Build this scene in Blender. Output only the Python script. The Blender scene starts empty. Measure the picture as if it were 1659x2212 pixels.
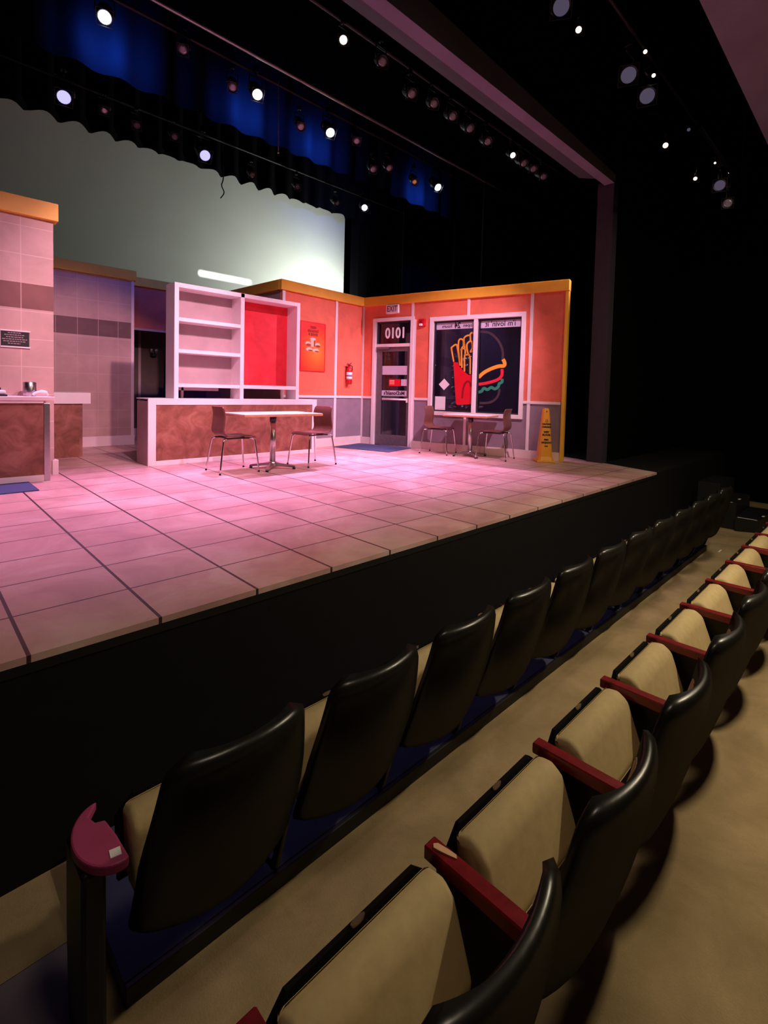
import bpy, bmesh, math, random
from mathutils import Vector, Matrix
random.seed(7)
SC = bpy.context.scene
COL = SC.collection
PI = math.pi

# ------------------------------------------------------------------ materials
def srgb(r, g, b):
    f = lambda c: (c/255/12.92) if c/255 <= .04045 else ((c/255+.055)/1.055)**2.4
    return (f(r), f(g), f(b), 1)

class NT:
    def __init__(s, name):
        s.m = bpy.data.materials.new(name); s.m.use_nodes = True
        s.t = s.m.node_tree; s.t.nodes.clear()
        s.out = s.n('ShaderNodeOutputMaterial')
    def n(s, typ, **kw):
        nd = s.t.nodes.new(typ)
        for k, v in kw.items(): setattr(nd, k, v)
        return nd
    def l(s, a, b): s.t.links.new(a, b)
    def setin(s, nd, i, v):
        if isinstance(v, bpy.types.NodeSocket): s.l(v, nd.inputs[i])
        else: nd.inputs[i].default_value = v
    def math(s, op, a, b=0.0, c=None):
        nd = s.n('ShaderNodeMath', operation=op)
        s.setin(nd, 0, a); s.setin(nd, 1, b)
        if c is not None: s.setin(nd, 2, c)
        return nd.outputs[0]
    def mix(s, fac, a, b):
        nd = s.n('ShaderNodeMix', data_type='RGBA')
        s.setin(nd, 0, fac); s.setin(nd, 6, a); s.setin(nd, 7, b)
        return nd.outputs[2]
    def coords(s):
        tc = s.n('ShaderNodeTexCoord'); sp = s.n('ShaderNodeSeparateXYZ')
        s.l(tc.outputs['Object'], sp.inputs[0])
        return tc.outputs['Object'], sp.outputs[0], sp.outputs[1], sp.outputs[2]
    def noise(s, vec, scale, detail=4, rough=.55, dist=0):
        nd = s.n('ShaderNodeTexNoise')
        s.l(vec, nd.inputs['Vector']); nd.inputs['Scale'].default_value = scale
        nd.inputs['Detail'].default_value = detail; nd.inputs['Roughness'].default_value = rough
        nd.inputs['Distortion'].default_value = dist
        return nd.outputs[0]
    def ramp(s, fac, stops):
        nd = s.n('ShaderNodeValToRGB'); s.l(fac, nd.inputs[0])
        e = nd.color_ramp.elements
        e[0].position, e[0].color = stops[0]; e[1].position, e[1].color = stops[-1]
        for p, c in stops[1:-1]:
            x = e.new(p); x.color = c
        return nd.outputs[0]
    def princ(s, col, rough=.6, metal=0, spec=.5, coat=0, bump=None, bstr=.2, bdist=.01):
        p = s.n('ShaderNodeBsdfPrincipled')
        s.setin(p, 'Base Color', col); s.setin(p, 'Roughness', rough); s.setin(p, 'Metallic', metal)
        s.setin(p, 'Specular IOR Level', spec); s.setin(p, 'Coat Weight', coat)
        if bump is not None:
            b = s.n('ShaderNodeBump'); b.inputs['Strength'].default_value = bstr
            b.inputs['Distance'].default_value = bdist
            s.l(bump, b.inputs['Height']); s.l(b.outputs[0], p.inputs['Normal'])
        s.l(p.outputs[0], s.out.inputs[0])
        return s.m

def plain(name, rgb, rough=.6, metal=0, spec=.5, var=.12, scale=8, coat=0, bstr=.0):
    t = NT(name); v, x, y, z = t.coords()
    n = t.noise(v, scale)
    c = srgb(*rgb); lo = tuple(k*(1-var) for k in c[:3])+(1,); hi = tuple(min(1, k*(1+var)) for k in c[:3])+(1,)
    col = t.ramp(n, [(.3, lo), (.7, hi)])
    return t.princ(col, rough, metal, spec, coat, bump=n if bstr else None, bstr=bstr)

def emis(name, rgb, strength):
    t = NT(name); e = t.n('ShaderNodeEmission')
    e.inputs[0].default_value = srgb(*rgb); e.inputs[1].default_value = strength
    t.l(e.outputs[0], t.out.inputs[0]); return t.m

def mottled(name, c1, c2, c3, scale=5, rough=.55):
    t = NT(name); v, x, y, z = t.coords()
    n1 = t.noise(v, scale, 6, .6, .8); n2 = t.noise(v, scale*3.1, 3, .5, .3)
    a = t.ramp(n1, [(.32, srgb(*c1)), (.5, srgb(*c2)), (.68, srgb(*c3))])
    col = t.mix(t.math('MULTIPLY', n2, .35), a, srgb(*c2))
    return t.princ(col, rough)

def wallpaint(name, up, low, split=.94):
    t = NT(name); v, x, y, z = t.coords()
    n = t.noise(v, 3.2, 6, .6, .5)
    k = t.math('GREATER_THAN', z, split)
    dk = lambda c: tuple(int(q*.88) for q in c)
    lo = t.ramp(n, [(.3, srgb(*dk(low))), (.7, srgb(*low))])
    hi = t.ramp(n, [(.3, srgb(*dk(up))), (.7, srgb(*up))])
    return t.princ(t.mix(k, lo, hi), .75, bump=n, bstr=.05)

def tilewall(name, base, band, line, z0, z1, px, ox, pz):
    t = NT(name); v, x, y, z = t.coords()
    n = t.noise(v, 2.6, 6, .6, .6)
    b1 = t.ramp(n, [(.3, srgb(*[int(c*.9) for c in base])), (.7, srgb(*base))])
    b2 = t.ramp(n, [(.3, srgb(*[int(c*.82) for c in band])), (.7, srgb(*band))])
    inb = t.math('MULTIPLY', t.math('GREATER_THAN', z, z0), t.math('LESS_THAN', z, z1))
    c = t.mix(inb, b1, b2)
    fx = t.math('ABSOLUTE', t.math('SUBTRACT', t.math('FRACT', t.math('DIVIDE', t.math('SUBTRACT', x, ox-100*px), px)), .5))
    fz = t.math('ABSOLUTE', t.math('SUBTRACT', t.math('FRACT', t.math('DIVIDE', t.math('SUBTRACT', z, z1-100*pz), pz)), .5))
    lx = t.math('GREATER_THAN', fx, .5-.0045/px); lz = t.math('GREATER_THAN', fz, .5-.0045/pz)
    ln = t.math('MULTIPLY', t.math('MAXIMUM', lx, lz), .55)
    return t.princ(t.mix(ln, c, srgb(*line)), .6, bump=ln, bstr=.15)

M = {}
M['orange'] = wallpaint('painted_wall_orange', (244, 120, 92), (150, 128, 142))
M['tile_left'] = tilewall('painted_wall_tile_left', (206, 168, 160), (132, 82, 76), (228, 196, 188), 1.86, 2.14, .61, .57, .305)
M['tile_mid'] = tilewall('painted_wall_tile_middle', (204, 162, 156), (118, 78, 82), (218, 178, 172), 1.86, 2.14, .305, 1.95, .305)
M['header'] = wallpaint('painted_wall_header', (214, 104, 84), (120, 100, 96), 2.1)
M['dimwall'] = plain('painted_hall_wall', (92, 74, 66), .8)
M['mauve'] = plain('painted_mauve', (176, 146, 150), .7, scale=3)
M['yellow'] = plain('yellow_paint', (246, 186, 58), .5, scale=3, var=.08)
M['trim'] = plain('white_trim_paint', (240, 224, 226), .45, scale=4, var=.03)
M['base_trim'] = plain('baseboard_paint', (232, 206, 204), .5, scale=3, var=.05)
M['brown'] = mottled('brown_faux_laminate', (104, 56, 42), (142, 82, 66), (170, 108, 92), 5)
M['red'] = mottled('red_painted_panel', (206, 18, 34), (228, 28, 48), (238, 48, 62), 3)
M['alu'] = plain('brushed_grey_aluminium', (120, 112, 118), .42, .6, scale=20)
M['dark_alu'] = plain('dark_aluminium', (62, 58, 66), .4, .6)
M['chrome'] = plain('chrome', (215, 212, 214), .16, 1, var=.02)
M['steel'] = plain('brushed_steel', (196, 190, 192), .28, 1, var=.05, scale=30)
M['black'] = plain('black_paint', (14, 13, 14), .6, scale=6)
M['apron'] = plain('black_apron_cloth', (20, 18, 19), .85, scale=14, spec=.2)
M['blackvoid'] = plain('black_masking', (7, 7, 8), .95, spec=.05)
M['drape'] = plain('black_velour_drape', (11, 11, 15), .95, spec=.05, scale=30)
M['rubber'] = plain('black_rubber', (12, 12, 12), .7)
M['white'] = plain('white_plastic', (238, 236, 236), .4, var=.02)
M['paper'] = plain('white_paper', (244, 238, 244), .8, var=.02)
M['bannerp'] = plain('pale_lavender_vinyl', (206, 192, 212), .6, var=.03)
M['text_black'] = plain('black_print', (22, 16, 20), .6)
M['text_white'] = plain('white_print', (245, 242, 246), .5, var=.02)
M['text_red'] = plain('dark_red_print', (150, 22, 16), .6)
M['exit_txt'] = plain('exit_print', (120, 60, 66), .6)
M['redplastic'] = plain('red_plastic', (206, 16, 34), .35)
M['dred'] = plain('dark_red_print_line', (140, 8, 22), .5)
M['decal_red'] = plain('red_vinyl', (224, 4, 34), .5, var=.04)
M['decal_yel'] = plain('yellow_vinyl', (246, 168, 50), .5, var=.05)
M['decal_grn'] = plain('green_vinyl', (40, 140, 106), .5)
M['decal_tom'] = plain('tomato_vinyl', (232, 34, 58), .5)
M['mat'] = plain('blue_grey_floor_mat', (66, 74, 112), .9, scale=60, bstr=.3)
M['cone'] = plain('yellow_safety_plastic', (246, 166, 40), .4, var=.04)
M['wood_edge'] = plain('light_wood_edge', (206, 140, 104), .5, scale=20)
M['shell'] = plain('walnut_plywood_shell', (112, 66, 56), .45, scale=10)
M['cyc'] = plain('white_cyclorama_cloth', (206, 212, 204), .9, scale=1.2, var=.03)
M['mauveplaster'] = plain('mauve_plaster', (128, 124, 136), .8, scale=2)
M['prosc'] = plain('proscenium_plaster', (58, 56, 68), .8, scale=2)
M['prosc_front_lit'] = plain('proscenium_plaster_lit_face', (118, 110, 130), .8, scale=2)  # face painted lighter than the soffit to stand in for missing light
M['prosc_dark'] = plain('proscenium_column_paint', (52, 44, 56), .8)
M['cream'] = plain('cream_upholstery', (186, 164, 118), .85, scale=26, var=.07, bstr=.08)
t = NT('black_olive_vinyl_back'); v, x, y, z = t.coords()
df = t.n('ShaderNodeBsdfDiffuse'); gs = t.n('ShaderNodeBsdfGlossy'); gs.inputs['Roughness'].default_value = .3
t.l(t.ramp(t.noise(v, 5), [(.3, srgb(24, 22, 19)), (.7, srgb(36, 33, 28))]), df.inputs[0])
mxx = t.n('ShaderNodeMixShader'); mxx.inputs[0].default_value = .055; t.l(df.outputs[0], mxx.inputs[1]); t.l(gs.outputs[0], mxx.inputs[2])
t.l(mxx.outputs[0], t.out.inputs[0]); M['backshell'] = t.m
M['pan'] = plain('navy_deck_paint', (70, 68, 98), .6, scale=12)
M['standard'] = plain('black_steel_standard', (13, 12, 14), .5)
M['brass'] = plain('worn_number_plate', (150, 130, 110), .35, .8)
M['trimtape'] = plain('white_nosing_tape', (235, 232, 225), .5)
M['lampbody'] = plain('black_enamel_lamp_body', (16, 16, 18), .45)
M['dimlens'] = plain('unlit_glass_lens', (150, 145, 160), .12, .3, scale=22, var=.4)
M['gel'] = plain('silver_gel_frame', (150, 148, 150), .35, .7)
M['lens_blue'] = emis('lit_blue_white_lens', (215, 228, 255), 14)
M['lens_mid'] = emis('half_lit_lavender_lens', (178, 172, 250), 1.5)
M['lens_bright'] = emis('lit_reflector_rim', (236, 238, 255), 4)
M['lens_warm'] = emis('warm_lamp_leak', (255, 222, 200), 3.2)
M['lens_dim'] = emis('faint_lavender_lens', (140, 126, 158), .28)
M['leaf'] = plain('grey_green_leaf', (120, 140, 130), .4)
M['terracotta'] = plain('terracotta_pot', (120, 70, 60), .7)
M['burger'] = plain('burger_brown_print', (150, 60, 30), .6)
M['cup'] = plain('cream_cup_print', (250, 200, 180), .6)
M['faint'] = plain('faint_brown_outline_vinyl', (64, 44, 50), .6)

# glass
t = NT('clear_pane_glass')
tr = t.n('ShaderNodeBsdfTransparent'); gl = t.n('ShaderNodeBsdfGlossy'); gl.inputs['Roughness'].default_value = .02
tr.inputs[0].default_value = (.82, .84, .9, 1)
fr = t.n('ShaderNodeFresnel'); fr.inputs[0].default_value = 1.5
mx = t.n('ShaderNodeMixShader'); t.l(fr.outputs[0], mx.inputs[0]); t.l(tr.outputs[0], mx.inputs[1]); t.l(gl.outputs[0], mx.inputs[2])
t.l(mx.outputs[0], t.out.inputs[0]); M['glass'] = t.m

# red armrest wood
t = NT('red_stained_armrest_wood'); v, x, y, z = t.coords()
n = t.noise(v, 9, 5, .6, 1.5)
M['arm'] = t.princ(t.ramp(n, [(.3, srgb(92, 14, 20)), (.7, srgb(138, 26, 34))]), .32, coat=.3)
M['armend_pink_lit'] = plain('pink_lit_end_armrest', (176, 66, 112), .45, scale=9)  # red arm wood tinted pinker, stage light put into its colour
M['pan_dark'] = plain('black_plastic_pan', (16, 13, 14), .9, spec=.1)
M['worn'] = plain('bare_worn_wood', (226, 178, 138), .7)

# stage floor: painted tiles
t = NT('painted_stage_tiles'); v, x, y, z = t.coords()
n1 = t.noise(v, 1.5, 7, .62, .7); n2 = t.noise(v, 5.5, 4, .6, .4)
c = t.ramp(n1, [(.34, srgb(186, 140, 138)), (.5, srgb(210, 164, 158)), (.64, srgb(226, 190, 184))])
c = t.mix(t.math('MULTIPLY', n2, .3), c, srgb(204, 158, 150))
PX, PY = .4925, .4364
def gl_(co, p, hw):
    f = t.math('ABSOLUTE', t.math('SUBTRACT', t.math('FRACT', t.math('ADD', t.math('DIVIDE', co, p), 100.5)), .5))
    return t.math('LESS_THAN', f, hw/p)
gx = gl_(x, PX, .0075); gy = gl_(y, PY, .0055)
ln = t.math('MAXIMUM', gx, gy)
c2 = t.mix(ln, c, srgb(66, 46, 54))
rg = t.math('ADD', t.math('MULTIPLY', n2, .25), .28)
M['stage'] = t.princ(c2, rg, bump=t.math('SUBTRACT', n1, ln), bstr=.06)

# carpet
t = NT('olive_beige_carpet'); v, x, y, z = t.coords()
n1 = t.noise(v, 2.4, 6, .65, .3); n2 = t.noise(v, 160, 2, .5)
c = t.ramp(n1, [(.35, srgb(146, 126, 92)), (.65, srgb(178, 153, 116))])
c = t.mix(t.math('MULTIPLY', n2, .35), c, srgb(130, 112, 80))
M['carpet'] = t.princ(c, .95, spec=.1, bump=n2, bstr=.4, bdist=.004)
M['aisle'] = plain('grey_mauve_surface', (112, 98, 106), .7, scale=3, var=.1)  # plain mauve tone for the floor left of the seats

# poster gradient (printed colours)
t = NT('poster_print'); v, x, y, z = t.coords()
g = t.n('ShaderNodeVectorMath', operation='LENGTH')
sub = t.n('ShaderNodeVectorMath', operation='SUBTRACT'); t.l(v, sub.inputs[0]); sub.inputs[1].default_value = (.36, 0, .33)
t.l(sub.outputs[0], g.inputs[0])
M['poster'] = t.princ(t.ramp(g.outputs['Value'], [(.02, srgb(250, 150, 60)), (.2, srgb(246, 108, 44)), (.45, srgb(232, 48, 36))]), .4)

# ------------------------------------------------------------------ geometry helpers
class G:
    def __init__(s): s.bm = bmesh.new()
    def _add(s, verts, faces, smooth=False):
        vs = [s.bm.verts.new(v) for v in verts]
        for f in faces:
            try:
                fc = s.bm.faces.new([vs[i] for i in f]); fc.smooth = smooth
            except ValueError: pass
        return vs
    def box(s, x0, x1, y0, y1, z0, z1, bev=0, seg=2):
        b2 = bmesh.new()
        vs = [b2.verts.new(p) for p in ((x0,y0,z0),(x1,y0,z0),(x1,y1,z0),(x0,y1,z0),(x0,y0,z1),(x1,y0,z1),(x1,y1,z1),(x0,y1,z1))]
        for f in ((0,3,2,1),(4,5,6,7),(0,1,5,4),(1,2,6,5),(2,3,7,6),(3,0,4,7)): b2.faces.new([vs[i] for i in f])
        if bev: bmesh.ops.bevel(b2, geom=b2.edges[:], offset=bev, segments=seg, affect='EDGES', profile=.5)
        s.merge(b2); return s
    def merge(s, b2, mat=None, smooth=None):
        if mat: bmesh.ops.transform(b2, matrix=mat, verts=b2.verts)
        if smooth is not None:
            for f in b2.faces: f.smooth = smooth
        me = bpy.data.meshes.new('t'); b2.to_mesh(me); b2.free(); s.bm.from_mesh(me); bpy.data.meshes.remove(me)
    def prism(s, pts, axis, a0, a1, bev=0, seg=2, smooth=False):
        """pts 2d polygon; axis 'x': pts=(y,z); 'y': (x,z); 'z': (x,y)"""
        b2 = bmesh.new()
        def P(p, a): return {'x': (a, p[0], p[1]), 'y': (p[0], a, p[1]), 'z': (p[0], p[1], a)}[axis]
        v0 = [b2.verts.new(P(p, a0)) for p in pts]; v1 = [b2.verts.new(P(p, a1)) for p in pts]
        n = len(pts)
        b2.faces.new(v0); b2.faces.new(v1[::-1])
        for i in range(n): b2.faces.new((v0[i], v1[i], v1[(i+1) % n], v0[(i+1) % n]))
        bmesh.ops.recalc_face_normals(b2, faces=b2.faces[:])
        if bev: bmesh.ops.bevel(b2, geom=b2.edges[:], offset=bev, segments=seg, affect='EDGES', profile=.5)
        s.merge(b2, smooth=smooth); return s
    def tube(s, path, r, n=10, closed=False):
        path = [Vector(p) for p in path]; rings = []; N = len(path)
        up = Vector((0, 0, 1)); prev = None
        for i, p in enumerate(path):
            if closed: d = path[(i+1) % N]-path[i-1]
            else: d = (path[min(i+1, N-1)]-path[max(i-1, 0)])
            d.normalize()
            if prev is None:
                a = d.cross(up)
                if a.length < .01: a = d.cross(Vector((1, 0, 0)))
            else: a = prev-d*prev.dot(d)
            a.normalize(); prev = a; b = d.cross(a)
            rr = r[i] if isinstance(r, (list, tuple)) else r
            rings.append([s.bm.verts.new(p+a*math.cos(2*PI*k/n)*rr+b*math.sin(2*PI*k/n)*rr) for k in range(n)])
        last = N if closed else N-1
        for i in range(last):
            A, B = rings[i], rings[(i+1) % N]
            for k in range(n):
                f = s.bm.faces.new((A[k], A[(k+1) % n], B[(k+1) % n], B[k])); f.smooth = True
        if not closed:
            s.bm.faces.new(rings[0][::-1]); s.bm.faces.new(rings[-1])
        return s
    def lathe(s, prof, n=24, c=(0, 0, 0)):
        rings = []
        for r, z in prof:
            rings.append([s.bm.verts.new((c[0]+r*math.cos(2*PI*k/n), c[1]+r*math.sin(2*PI*k/n), c[2]+z)) for k in range(n)])
        for A, B in zip(rings, rings[1:]):
            for k in range(n):
                f = s.bm.faces.new((A[k], A[(k+1) % n], B[(k+1) % n], B[k])); f.smooth = True
        s.bm.faces.new(rings[0][::-1]); s.bm.faces.new(rings[-1]); return s
    def stroke(s, pts, w, y0=0, y1=.002, closed=False):
        """flat ribbon of width w in the xz plane, thickness y0..y1"""
        pts = smooth_line(pts, closed)
        L = []; R = []; n = len(pts)
        for i, p in enumerate(pts):
            a = pts[max(i-1, 0)]; b = pts[min(i+1, n-1)]
            d = Vector((b[0]-a[0], b[1]-a[1])); d.normalize(); q = Vector((-d.y, d.x))*w/2
            L.append((p[0]+q.x, p[1]+q.y)); R.append((p[0]-q.x, p[1]-q.y))
        for i in range(n-1):
            quad = (L[i], L[i+1], R[i+1], R[i])
            s._add([(a, y0, b) for a, b in quad]+[(a, y1, b) for a, b in quad],
                   [(0,1,2,3),(7,6,5,4),(0,4,5,1),(2,6,7,3)]+([(3,7,4,0)] if i == 0 else [])+([(1,5,6,2)] if i == n-2 else []))
        return s
    def build(s, name, mat, parent=None, frame=None):
        me = bpy.data.meshes.new(name); bmesh.ops.recalc_face_normals(s.bm, faces=s.bm.faces[:])
        s.bm.to_mesh(me); s.bm.free()
        me.materials.append(M[mat] if isinstance(mat, str) else mat)
        o = bpy.data.objects.new(name, me); COL.objects.link(o)
        if parent is not None: o.parent = parent
        if frame is not None: o.matrix_world = frame
        return o

def smooth_line(pts, closed=False, k=4):
    out = []
    n = len(pts)
    for i in range(n-1):
        p0 = pts[max(i-1, 0)]; p1 = pts[i]; p2 = pts[i+1]; p3 = pts[min(i+2, n-1)]
        for j in range(k):
            u = j/k
            out.append(tuple(.5*((2*p1[c])+(-p0[c]+p2[c])*u+(2*p0[c]-5*p1[c]+4*p2[c]-p3[c])*u*u+(-p0[c]+3*p1[c]-3*p2[c]+p3[c])*u**3) for c in range(len(p1))))
    out.append(tuple(pts[-1])); return out

def tag(o, label=None, cat=None, group=None, kind=None):
    if label: o['label'] = label
    if cat: o['category'] = cat
    if group: o['group'] = group
    if kind: o['kind'] = kind
    return o
def thing(name, label, cat, loc=(0, 0, 0), rotz=0, group=None, frame=None):
    o = bpy.data.objects.new(name, None); COL.objects.link(o); o.empty_display_size = .1
    o.location = loc; o.rotation_euler = (0, 0, rotz)
    if frame is not None: o.matrix_world = frame
    return tag(o, label, cat, group)
def struct(o, label=None): o['kind'] = 'structure'; return tag(o, label)
def dup(root):
    r = root.copy(); COL.objects.link(r)
    for ch in root.children:
        c = ch.copy(); COL.objects.link(c); c.parent = r
        for g in ch.children:
            d = g.copy(); COL.objects.link(d); d.parent = c
    return r

def text(name, body, size, mat, parent, loc, mirror=False, depth=.002, bold=0, align='CENTER', sx=1, frame=None, lean=0):
    cu = bpy.data.curves.new(name, 'FONT'); cu.body = body; cu.size = size; cu.extrude = depth/2
    cu.align_x = align; cu.align_y = 'CENTER'; cu.offset = bold; cu.resolution_u = 3
    tmp = bpy.data.objects.new('tmp', cu); COL.objects.link(tmp)
    bpy.context.view_layer.update()
    me = bpy.data.meshes.new_from_object(tmp.evaluated_get(bpy.context.evaluated_depsgraph_get()))
    bpy.data.objects.remove(tmp); bpy.data.curves.remove(cu)
    # local text XY -> XZ plane facing -Y
    m = Matrix(((-sx if mirror else sx, 0, 0, loc[0]), (0, 0, -1, loc[1]), (0, 1, 0, loc[2]), (0, 0, 0, 1)))
    me.transform(m)
    if mirror: me.flip_normals()
    me.name = name; me.materials.clear(); me.materials.append(M[mat])
    o = bpy.data.objects.new(name, me); COL.objects.link(o)
    if parent is not None: o.parent = parent
    if frame is not None: o.matrix_world = frame
    return o

def frame(ox, oy, ax, ay, oz=0):
    x = Vector((ax, ay, 0)).normalized(); z = Vector((0, 0, 1)); y = z.cross(x)
    return Matrix(((x.x, y.x, 0, ox), (x.y, y.y, 0, oy), (0, 0, 1, oz), (0, 0, 0, 1)))
def sub(F, x, y, z): return F @ Matrix.Translation((x, y, z))

# ------------------------------------------------------------------ setting: stage and house shell
# stage deck: painted tile floor on the black stage block
g = G(); g.prism([(-6, -.43), (7.33, -.43), (7.66, .45), (8.2, 2.2), (9.2, 10.5), (-6, 10.5)], 'z', -.03, 0)
struct(g.build('floor_stage', 'stage'), 'pinkish painted tile stage floor')
g = G(); g.prism([(-6, -.425), (7.33, -.425), (11.5, -.425), (11.5, 10.5), (-6, 10.5)], 'z', -.97, -.031); g.box(7.3, 11.5, -.425, 10.5, -.031, -.008)
struct(g.build('trim_1', 'apron'), 'black stage apron')
g = G(); g.prism([(-6, -.43), (7.33, -.43), (7.33, -.415), (-6, -.415)], 'z', -.07, -.031)
struct(g.build('trim_2', 'black'), 'black nosing below stage edge')
# auditorium floor: flat, then rising gently to the back
def fz(y): return -.91 if y > -1.2 else -.91+(-1.2-y)*.122
g = G(); ys = [-.42, -.8, -1.2, -2.3, -6]
for xs, y0s in (((.07, 12), ys), ((-5, .07), [-.42, -.77])):
    for a, b in zip(y0s, y0s[1:]):
        g._add([(xs[0], a, fz(a)), (xs[1], a, fz(a)), (xs[1], b, fz(b)), (xs[0], b, fz(b))], [(0, 1, 2, 3)])
struct(g.build('floor', 'carpet'), 'olive beige auditorium carpet')
g = G(); ys = [-.77, -1.2, -2.3, -6]
for a, b in zip(ys, ys[1:]):
    g._add([(-5, a, fz(a)-.002), (.075, a, fz(a)-.002), (.075, b, fz(b)-.002), (-5, b, fz(b)-.002)], [(0, 1, 2, 3)])
struct(g.build('floor_aisle', 'aisle'), 'grey mauve aisle floor')
# dark shell
g = G(); g.box(11.5, 11.6, -6.2, 11, -1, 9.5); struct(g.build('wall_right_house', 'blackvoid'))
g = G(); g.box(-6.1, -6, -6.2, 11, -1, 9.5); struct(g.build('wall_left_house', 'blackvoid'))
g = G(); g.box(-6, 11.5, 10.6, 10.7, -.1, 9.5); struct(g.build('wall_rear_stage', 'blackvoid'))
g = G(); g.box(-6, 11.5, -6.2, -6.1, -1, 9.5); struct(g.build('wall_rear_house', 'blackvoid'))
g = G(); g.box(-6, 11.5, -6.1, 10.6, 9.4, 9.5); struct(g.build('ceiling', 'blackvoid'))
g = G(); g.box(-6, 11.5, -6.1, -1.47, 4.25, 4.6); struct(g.build('ceiling_house_soffit', 'mauveplaster'), 'mauve plaster soffit above the seats')
# proscenium: sloping beam and side column
def hexa(name, P, mat):
    g = G(); g._add(P, [(0,1,2,3),(7,6,5,4),(0,4,5,1),(1,5,6,2),(2,6,7,3),(3,7,4,0)]); return g.build(name, mat)
A, B = (-2.0, 7.64)
struct(hexa('trim_3', [(A,.45,4.36),(B,.45,4.36),(B,.60,4.36),(A,.60,4.36),(A,.45,4.83),(B,.45,4.50),(B,.60,4.50),(A,.60,4.83)], 'prosc_front_lit'), 'mauve proscenium header beam, front face')
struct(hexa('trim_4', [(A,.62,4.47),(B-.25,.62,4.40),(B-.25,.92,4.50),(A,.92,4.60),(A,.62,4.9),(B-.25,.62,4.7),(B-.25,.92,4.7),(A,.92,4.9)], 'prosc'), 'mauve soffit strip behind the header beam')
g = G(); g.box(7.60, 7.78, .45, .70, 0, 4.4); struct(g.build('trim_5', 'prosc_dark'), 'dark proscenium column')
g = G(); g.box(7.95, 11.5, .5, .62, -.01, 9.4); struct(g.build('wall_proscenium', 'blackvoid'))
g = G(); g.box(A, 7.95, .7, .8, 4.9, 9.4); struct(g.build('wall_proscenium_upper', 'blackvoid'))

# ------------------------------------------------------------------ cyclorama, drapes
def cloth(name, x0, x1, y, z0, z1, mat, amp=.05, wl=.35, scallop=0):
    g = G(); n = int((x1-x0)/wl*8); rows = []
    for j, zt in enumerate((0, .25, 1)):
        r = []
        for i in range(n+1):
            x = x0+(x1-x0)*i/n; ph = 2*PI*(x-x0)/wl
            zz = z0+(z1-z0)*zt + (scallop*abs(math.sin(ph/2+.6*math.sin(x*1.7))) if j == 0 else 0)
            r.append(g.bm.verts.new((x, y+amp*math.sin(ph+.8*math.sin(x*1.3)), zz)))
        rows.append(r)
    for a, b in zip(rows, rows[1:]):
        for i in range(n):
            f = g.bm.faces.new((a[i], a[i+1], b[i+1], b[i])); f.smooth = True
    return g.build(name, mat)
g = G(); g.box(-6, 10.1, 10, 10.03, 0, 8.5)
tag(g.build('cyclorama', 'cyc'), 'pale green-white lit cyclorama cloth hanging behind the set', 'backdrop')
tag(cloth('scalloped_border', -5.5, 11.4, 9.3, 6.31, 9.4, 'drape', .07, .5, .11), 'black scalloped border curtain edging the top of the pale backdrop', 'curtain')
tag(cloth('border_curtain', -5.5, 11.4, 4.75, 5.14, 9.4, 'drape', .05, .5, .0), 'black border curtain behind the row of lit blue lamps', 'curtain')
tag(cloth('border_curtain', -5.5, 11.4, 2.6, 5.35, 9.4, 'drape', .05, .5, .0), 'black border curtain just behind the proscenium beam', 'curtain')
def leg(x0, x1, y, label):
    tag(cloth('leg_curtain', x0, x1, y, .0, 9.4, 'drape', .07, .4), label, 'curtain')
leg(10.05, 11.45, 9.6, 'black leg curtain at the right edge of the pale backdrop')
leg(9.3, 11.45, 6.6, 'black leg curtain in the wing above the door')
leg(8.6, 11.45, 3.6, 'black leg curtain in the wing behind the window wall')

# ------------------------------------------------------------------ set flats
# right wall with the door and window (frame: x along the wall, -y faces the stage)
FW = frame(6.245, 4.67, .2523, -.9677)
L = 3.86
g = G()
for a in ((0, .25, 0, 2.87), (.25, 1.14, 2.45, 2.87), (1.14, 1.49, 0, 2.87), (1.49, 3.20, 0, .66), (1.49, 3.20, 2.40, 2.87), (3.20, L, 0, 2.87)):
    g.box(a[0], a[1], 0, .09, a[2], a[3])
wall_r = struct(g.build('wall_right', 'orange', None, FW), 'orange and grey window wall flat')
def wpart(name, mat, g, label=None):
    o = g.build(name, mat); o.parent = wall_r
    if label: o['label'] = label
    return o
for x in (1.105, 2.205, 3.305):
    g = G(); g.box(x-.026, x+.026, -.018, 0, 2.42 if x < 3 else .13, 2.72, .003)
    wpart('batten', 'trim', g)
g = G(); g.box(2.175, 2.225, -.018, 0, .13, .64, .003); wpart('batten', 'trim', g)
g = G(); g.box(1.142, 1.18, -.018, 0, .13, 2.4, .003); wpart('batten', 'trim', g)
for a, b in ((.03, .25), (1.18, 1.485), (3.205, L-.05)):
    g = G(); g.box(a, b, -.024, 0, .905, .95, .004); wpart('rail', 'trim', g)
for a, b in ((0, .25), (1.14, L)):
    g = G(); g.box(a, b, -.014, 0, 0, .14, .003); wpart('baseboard', 'base_trim', g)
g = G(); g.box(-.0, L+.02, -.05, .10, 2.71, 2.88, .004); wpart('cornice', 'yellow', g, 'yellow painted cornice')
g = G(); g.box(L-.035, L+.015, -.02, .10, 0, 2.71, .004); wpart('end_cap', 'yellow', g, 'yellow wall end')
g = G(); g.box(-.01, .03, -.02, 0, .13, 2.71, .003); wpart('corner_batten', 'trim', g)

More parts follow.
